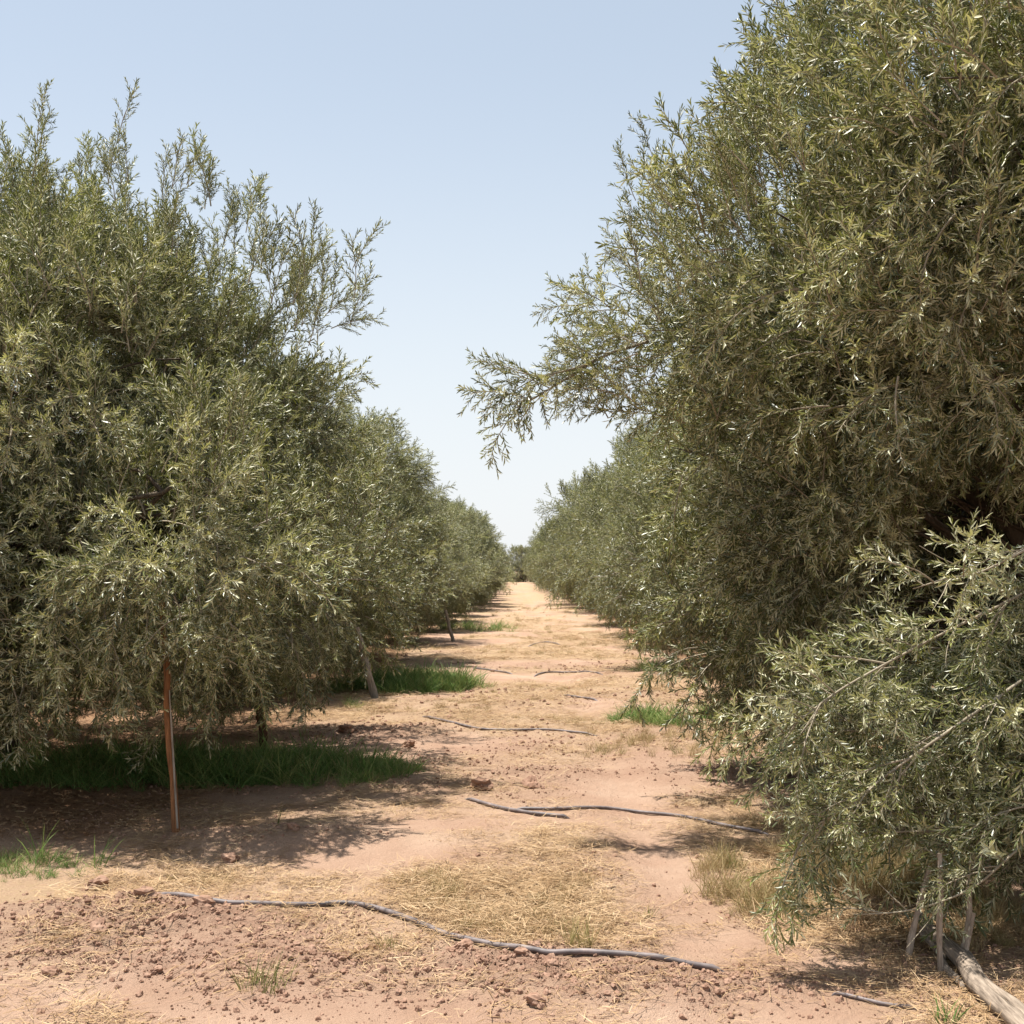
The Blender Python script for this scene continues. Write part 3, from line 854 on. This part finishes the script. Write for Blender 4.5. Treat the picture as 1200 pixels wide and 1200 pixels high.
# ------------------------------------------------------------------ irrigation hoses
HOSEP = []
def hose(poly, r, label, lift=None):
    P = []
    for k, (px, py) in enumerate(poly):
        x, y = ground_at(px, py); P.append(Vector((x, y, 0)))
    Q = [P[0]] + P + [P[-1]]; pts = []
    for i in range(1, len(Q) - 2):
        for t in np.linspace(0, 1, 8, endpoint=False):
            a, b, c, d = Q[i - 1], Q[i], Q[i + 1], Q[i + 2]
            pts.append(0.5 * ((2 * b) + (c - a) * t + (2 * a - 5 * b + 4 * c - d) * t * t + (3 * b - a - 3 * c + d) * t ** 3))
    pts.append(P[-1])
    hh = height(np.array([p.x for p in pts]), np.array([p.y for p in pts]))
    hs_ = np.convolve(np.pad(hh, 4, 'edge'), np.ones(9) / 9, 'valid')
    n = len(pts)
    for i, p in enumerate(pts):
        z = hs_[i] + r * 1.15
        HOSEP.append((p.x, p.y))
        if lift: z += lift(i / n) * r
        p.z = z
    
    for q, w_ in ((0, 3), (1, 1.6), (2, .7)): pts[q].z -= w_ * r; pts[-1 - q].z -= w_ * r
    o0 = pts[0].copy()
    ac = Acc(); ac.tube([p - o0 for p in pts], [r] * n, 8, 0, True)
    o = link('irrigation_hose', ac.mesh('irrigation_hose', [M['hose']], (0,))); o.location = o0
    tag(o, label, 'hose', 'irrigation hoses crossing the path'); return o
hose([(135, 1048), (165, 1056), (200, 1066), (250, 1073), (300, 1073), (360, 1069), (400, 1067), (440, 1072), (480, 1085), (520, 1102), (550, 1110), (585, 1118), (620, 1126), (650, 1131), (700, 1134), (760, 1137), (800, 1139), (850, 1140)],
     .0125, 'nearest long black hose snaking across the foreground soil')
hose([(975, 1167), (1000, 1171), (1040, 1178), (1075, 1180)], .0075, 'short half-buried hose in dry grass left of the log')
hose([(543, 940), (575, 949), (610, 957), (640, 961), (668, 962)], .012, 'short hose piece lying just below the longer mid-path hose')
hose([(600, 953), (640, 954), (680, 951), (720, 948), (760, 951), (800, 957), (850, 966), (905, 975)], .011, 'long curved hose across the middle of the path')
hose([(494, 840), (525, 848), (560, 855), (600, 857), (650, 857), (702, 859)], .012, 'straight hose on the pale soil between second left tree and green tuft')
hose([(658, 815), (680, 818), (702, 823)], .013, 'very short far hose piece right of the path middle')
hose([(552, 783), (575, 785), (602, 788)], .013, 'far hose end beside the second left tree clump')
hose([(625, 791), (640, 786), (660, 785), (685, 787), (708, 792)], .013, 'far curved hose on the path, farther than the very short piece')
hose([(618, 757), (640, 753), (658, 756)], .014, 'farthest hose, a thin dark line high on the path')

# ------------------------------------------------------------------ ground cover
def litter_proto(mat, n, R, Lr, W, tilt):
    ac = Acc()
    for _ in range(n):
        a = random.uniform(0, 6.28); q = R * math.sqrt(random.random()); d = Vector((math.cos(b := random.uniform(0, 6.28)), math.sin(b), random.uniform(0, tilt)))
        ac.blade(Vector((math.cos(a) * q, math.sin(a) * q, random.uniform(0, .012))), d, random.uniform(*Lr), W * random.uniform(.7, 1.3), random.uniform(0, .25), 0, random.random(), 2, side=Vector((-d.y, d.x, random.uniform(-.6, .6))))
    return proto('litter', ac.mesh('litter', [M[mat]]))
def tuft_proto(mat, n, R, Lr, W, spread, droop, seg=3, tintlo=0):
    ac = Acc()
    for _ in range(n):
        a = random.uniform(0, 6.28); q = R * math.sqrt(random.random()); b = random.uniform(0, 6.28); sp = random.uniform(.1, 1) * spread
        d = Vector((math.cos(b) * sp, math.sin(b) * sp, 1))
        ac.blade(Vector((math.cos(a) * q, math.sin(a) * q, -.01)), d, random.uniform(*Lr), W * random.uniform(.7, 1.3), random.uniform(.2, 1) * droop, 0, tintlo + random.random() * (1 - tintlo), seg)
    return proto('tuft', ac.mesh('tuft', [M[mat]]))
def clod_mesh(seed, sub=3):
    import bmesh
    bm = bmesh.new(); bmesh.ops.create_icosphere(bm, subdivisions=sub, radius=1)
    for v in bm.verts:
        n = mnoise.noise(v.co * 1.3 + Vector((seed * 3.1, 0, 0))) * .55 + mnoise.noise(v.co * 3.2 + Vector((seed * 5.1, 4, 0))) * .3 + mnoise.noise(v.co * 8 + Vector((seed, 9, 0))) * .16
        v.co *= 1 + n; v.co.z *= .7
    me = bpy.data.meshes.new('clod'); bm.to_mesh(me); bm.free(); me.materials.append(M['clod']); 
    return me
G_STRAW = scatter_group('straw_litter', [litter_proto('straw', 46, .13, (.03, .10), .0028, .25) for _ in range(4)])
G_LIT = scatter_group('leaf_litter', [litter_proto('litter', 40, .14, (.03, .07), .007, .3) for _ in range(3)])
G_DRY = scatter_group('dry_tufts', [tuft_proto('dry_grass', 34, .05, (.04, .11), .003, .9, .9) for _ in range(3)] + [tuft_proto('straw', 26, .05, (.04, .10), .003, 1.0, 1.0) for _ in range(2)])
G_GRN = scatter_group('green_tufts', [tuft_proto('green_grass', 30, .09, (.08, .28), .006, .8, 1.1) for _ in range(4)] + [tuft_proto('mixed_grass', 24, .05, (.08, .2), .004, .5, .8)])
G_BUSHY = scatter_group('tall_dry_tufts', [tuft_proto('dry_grass', 40, .07, (.12, .26), .0034, .6, .9) for _ in range(3)] + [tuft_proto('mixed_grass', 30, .06, (.10, .2), .0034, .6, .8)])
CM = [clod_mesh(i) for i in range(5)]; CS = [clod_mesh(i + 10, 2) for i in range(5)]
G_CLOD = scatter_group('clods', [proto('clod', m) for m in CS])

def scatter(name, group, nproto, dens, n_try, xr, yr, sc, label, cat, zoff=0.0, tilt=.12, nearpow=2.0, weights=None):
    r = np.random.default_rng(abs(hash(name)) % 1000 if False else sum(map(ord, name)))
    u = r.random(n_try)
    y0, y1 = yr
    if nearpow == 0: y = y0 + u * (y1 - y0)
    else: y = 1 / (1 / y0 + u * (1 / y1 - 1 / y0))       # density falls off with distance squared
    x = r.uniform(xr[0], xr[1], n_try) if nearpow == 0 else r.uniform(-1, 1, n_try) * (xr[1] - xr[0]) / 2 * np.minimum(1, y / yr[1] * 1.0 + .35) + (xr[0] + xr[1]) / 2
    D = dens(x, y)
    if name in ('dry_straw', 'soil_clods', 'dry_grass'):
        hp = np.array(HOSEP); near_ = np.zeros(len(x), bool)
        for a_ in range(0, len(x), 4000):
            dd_ = ((x[a_:a_ + 4000, None] - hp[None, :, 0]) ** 2 + (y[a_:a_ + 4000, None] - hp[None, :, 1]) ** 2).min(1)
            near_[a_:a_ + 4000] = dd_ < (.09 if name != 'soil_clods' else .03) ** 2
        D = D * np.where(near_, .15, 1)
    keep = r.random(n_try) < D
    x, y = x[keep], y[keep]; n = len(x)
    z = height(x, y) + zoff
    rot = np.stack([r.normal(0, tilt, n), r.normal(0, tilt, n), r.uniform(0, 6.28, n)], -1)
    s = sc(x, y, r)
    idx = r.integers(0, nproto, n) if weights is None else r.choice(nproto, n, p=weights)
    o = points_obj(name, np.stack([x, y, z], -1), rot, s, idx, group)
    tag(o, label, cat, kind='stuff'); return o
MP = maps
scatter('dry_straw', G_STRAW, 4, lambda x, y: MP(x, y)[0] ** 1.3 * .85, 22000, (-4.5, 4.8), (4.0, 40), lambda x, y, r: r.uniform(.7, 1.3, len(x)) * (1 + sstep(8, 25, y) * .8), 'flattened golden dry straw littering the red soil of the path', 'straw', .004)
scatter('leaf_litter', G_LIT, 3, lambda x, y: MP(x, y)[2], 7000, (-7, 6), (4.2, 24), lambda x, y, r: r.uniform(.7, 1.3, len(x)), 'brown fallen leaves and stalks in the shade under the rows', 'leaf litter', .004)
scatter('dry_grass', G_DRY, 5, lambda x, y: sstep(.45, .95, MP(x, y)[0]) * sstep(.42, .6, fbm(x * 2.3, y * 2.3, 3, 77)) * .9, 16000, (-4.5, 4.8), (4.0, 60), lambda x, y, r: r.uniform(.5, 1.1, len(x)) * (1 + sstep(10, 40, y) * .9), 'short dry yellow grass tufts standing in the middle of the path', 'dry grass')
def ell(cx, cy, sx, sy): return lambda x, y: np.clip(1.15 * (1 - ((x - cx) / sx) ** 2 - ((y - cy) / sy) ** 2), 0, 1) * sstep(.36, .56, fbm(x * 2.2, y * 2.2, 3, 9))
def patch(name, group, npx, cx, cy, sx, sy, n, scl, label, cat, w=None, tilt=.15):
    return scatter(name, group, npx, ell(cx, cy, sx, sy), n, (cx - sx, cx + sx), (cy - sy, cy + sy), lambda x, y, r: r.uniform(scl[0], scl[1], len(x)) * (.4 + .6 * np.clip(1.6 * (1 - ((x - cx) / sx) ** 2 - ((y - cy) / sy) ** 2), 0, 1)), label, cat, tilt=tilt, nearpow=0, weights=w)
GW = [.2, .2, .19, .19, .22]
patch('green_grass', G_GRN, 5, -2.5, 9.6, 2.0, .8, 2300, (.4, 1.6), 'dark green grass band around the short brown stake', 'green grass', GW)
patch('green_grass', G_GRN, 5, -5.0, 10.3, 1.3, 1.0, 700, (.7, 1.2), 'green grass round the trunk of the big left tree', 'green grass', GW)
patch('green_grass', G_GRN, 5, -1.5, 16.6, 1.25, .8, 1200, (1.0, 1.9), 'dense green clump beside the grey leaning pole', 'green grass', GW)
patch('green_grass', G_GRN, 5, 1.85, 12.9, .95, .75, 750, (.6, 1.3), 'bright green tuft on the right side of the path', 'green grass', GW)
patch('green_grass', G_GRN, 5, 2.9, 12.6, 1.0, .9, 420, (.7, 1.3), 'green grass under the low tips of the near right tree', 'green grass', GW)
patch('green_grass', G_GRN, 5, 2.3, 19.6, .55, .8, 140, (.7, 1.3), 'small far green patch at the foot of the second right tree', 'green grass', GW)
patch('green_grass', G_GRN, 5, -2.75, 6.75, .6, .35, 220, (.3, .55), 'thin bright green sprouts at the left edge of the foreground', 'green grass', [.2, .2, .2, .1, .3])
patch('green_grass', G_GRN, 5, -2.0, 14.2, .6, .5, 60, (.5, .8), 'sparse green sprouts in front of the grey leaning pole', 'green grass', [.1, .1, .1, .1, .6])
patch('green_grass', G_GRN, 5, -1.2, 33, 1.6, 3, 120, (1.0, 2.0), 'far green weeds along the left row', 'green grass', GW)
patch('tall_dry_grass', G_BUSHY, 4, 1.68, 6.2, .85, 1.05, 1800, (.6, 1.3), 'thick brownish dry grass under the low right bough', 'dry grass')
patch('tall_dry_grass', G_BUSHY, 4, 1.65, 5.35, .62, .4, 260, (.35, .7), 'dry yellow grass left of the bleached props', 'dry grass')
patch('tall_dry_grass', G_BUSHY, 4, 1.5, 11.2, 1.1, 1.6, 300, (.4, .8), 'thin dry grass on the right verge of the path', 'dry grass')

# single tufts
def tuft(px, py, mat, n, Lr, sp, label, R=.04, W=.004, sc=1.0):
    x, y = ground_at(px, py); p = tuft_proto(mat, n, R, Lr, W, sp, .8)
    o = link('grass_tuft', p.data); o.location = (x, y, gz(x, y)); tag(o, label, 'grass tuft'); return o
tuft(308, 1160, 'mixed_grass', 90, (.06, .17), .5, 'yellow-green tuft on the clods below the nearest hose', .1, .0035)
tuft(680, 1118, 'mixed_grass', 80, (.08, .19), .35, 'pale upright tuft behind the nearest hose at the path middle', .06, .0032)
tuft(758, 1080, 'mixed_grass', 26, (.05, .10), .9, 'small low weed on the smooth right wheel track', .03, .004)
tuft(455, 1120, 'mixed_grass', 34, (.04, .10), .5, 'small sprout just under the bend of the nearest hose', .05, .003)
tuft(45, 1005, 'green_grass', 9, (.2, .38), .5, 'few long arching green blades at the left edge', .06, .007)
tuft(116, 1012, 'green_grass', 6, (.16, .3), .35, 'long thin green blades left of the orange stake', .03, .007)
tuft(326, 978, 'mixed_grass', 6, (.1, .16), .2, 'tiny pale stalk on the shade edge right of the orange stake', .01, .005)
tuft(1110, 1195, 'green_grass', 22, (.08, .15), .5, 'green sprout in front of the log at the bottom right', .04, .005)

# soil clods
scatter('soil_clods', G_CLOD, 5, lambda x, y: MP(x, y)[1] ** 1.3, 90000, (-4.2, 4.2), (4.0, 24), lambda x, y, r: (.003 + .013 * r.random(len(x)) ** 4.0) * (1 + 1.0 * sstep(8, 16, y)), 'crumbled reddish earth clods on the dug soil', 'soil clods', .002, tilt=1.0)
scatter('soil_grit', G_CLOD, 5, lambda x, y: .15 + .3 * MP(x, y)[1], 8000, (-4.2, 4.2), (4.0, 16), lambda x, y, r: .002 + .003 * r.random(len(x)) ** 2, 'fine grit scattered over the pale soil', 'grit', .001, tilt=1.0)
def clod(px, py, r, label, k=0):
    x, y = ground_at(px, py); o = link('earth_clod', CM[k]); o.location = (x, y, gz(x, y) + r * .35); o.scale = (r * 1.2, r, r); o.rotation_euler = (.2 * k, .3, k * 1.7)
    tag(o, label, 'clod', 'larger earth clods'); return o
clod(241, 1084, .043, 'dark red-brown clod touching the nearest hose on the left', 0)
clod(172, 1078, .05, 'knobbly clod on top of the dug earth bank', 1)
clod(112, 1036, .05, 'clod at the back of the dug earth bank', 2)
clod(115, 1108, .036, 'clod low on the front of the dug earth bank', 3)
clod(60, 1146, .030, 'lone dark clod on smooth soil near the left bottom', 4)
clod(541, 1121, .036, 'round clod sitting at the bend end of the nearest hose', 2)
clod(612, 1132, .034, 'clod half covering the nearest hose', 1)
clod(628, 1122, .026, 'small clod behind the buried part of the hose', 4)
clod(645, 1146, .026, 'flat clod in front of the hose at the path middle', 3)
clod(630, 1185, .034, 'clod at the bottom edge below the path middle', 0)
clod(182, 1142, .024, 'small dark clod below the earth bank', 2)
clod(565, 928, .075, 'clump of red earth above the short mid-path hose', 1)
clod(622, 927, .06, 'red earth lump behind the long mid-path hose', 3)
clod(270, 1008, .04, 'clod on the straw bank right of the orange stake', 4)
clod(345, 988, .035, 'small clod at the rim of the big tree shadow', 0)
clod(478, 876, .05, 'reddish clod on the far dug soil', 2)
clod(407, 862, .07, 'clod in front of the grey leaning pole, on red soil', 1)
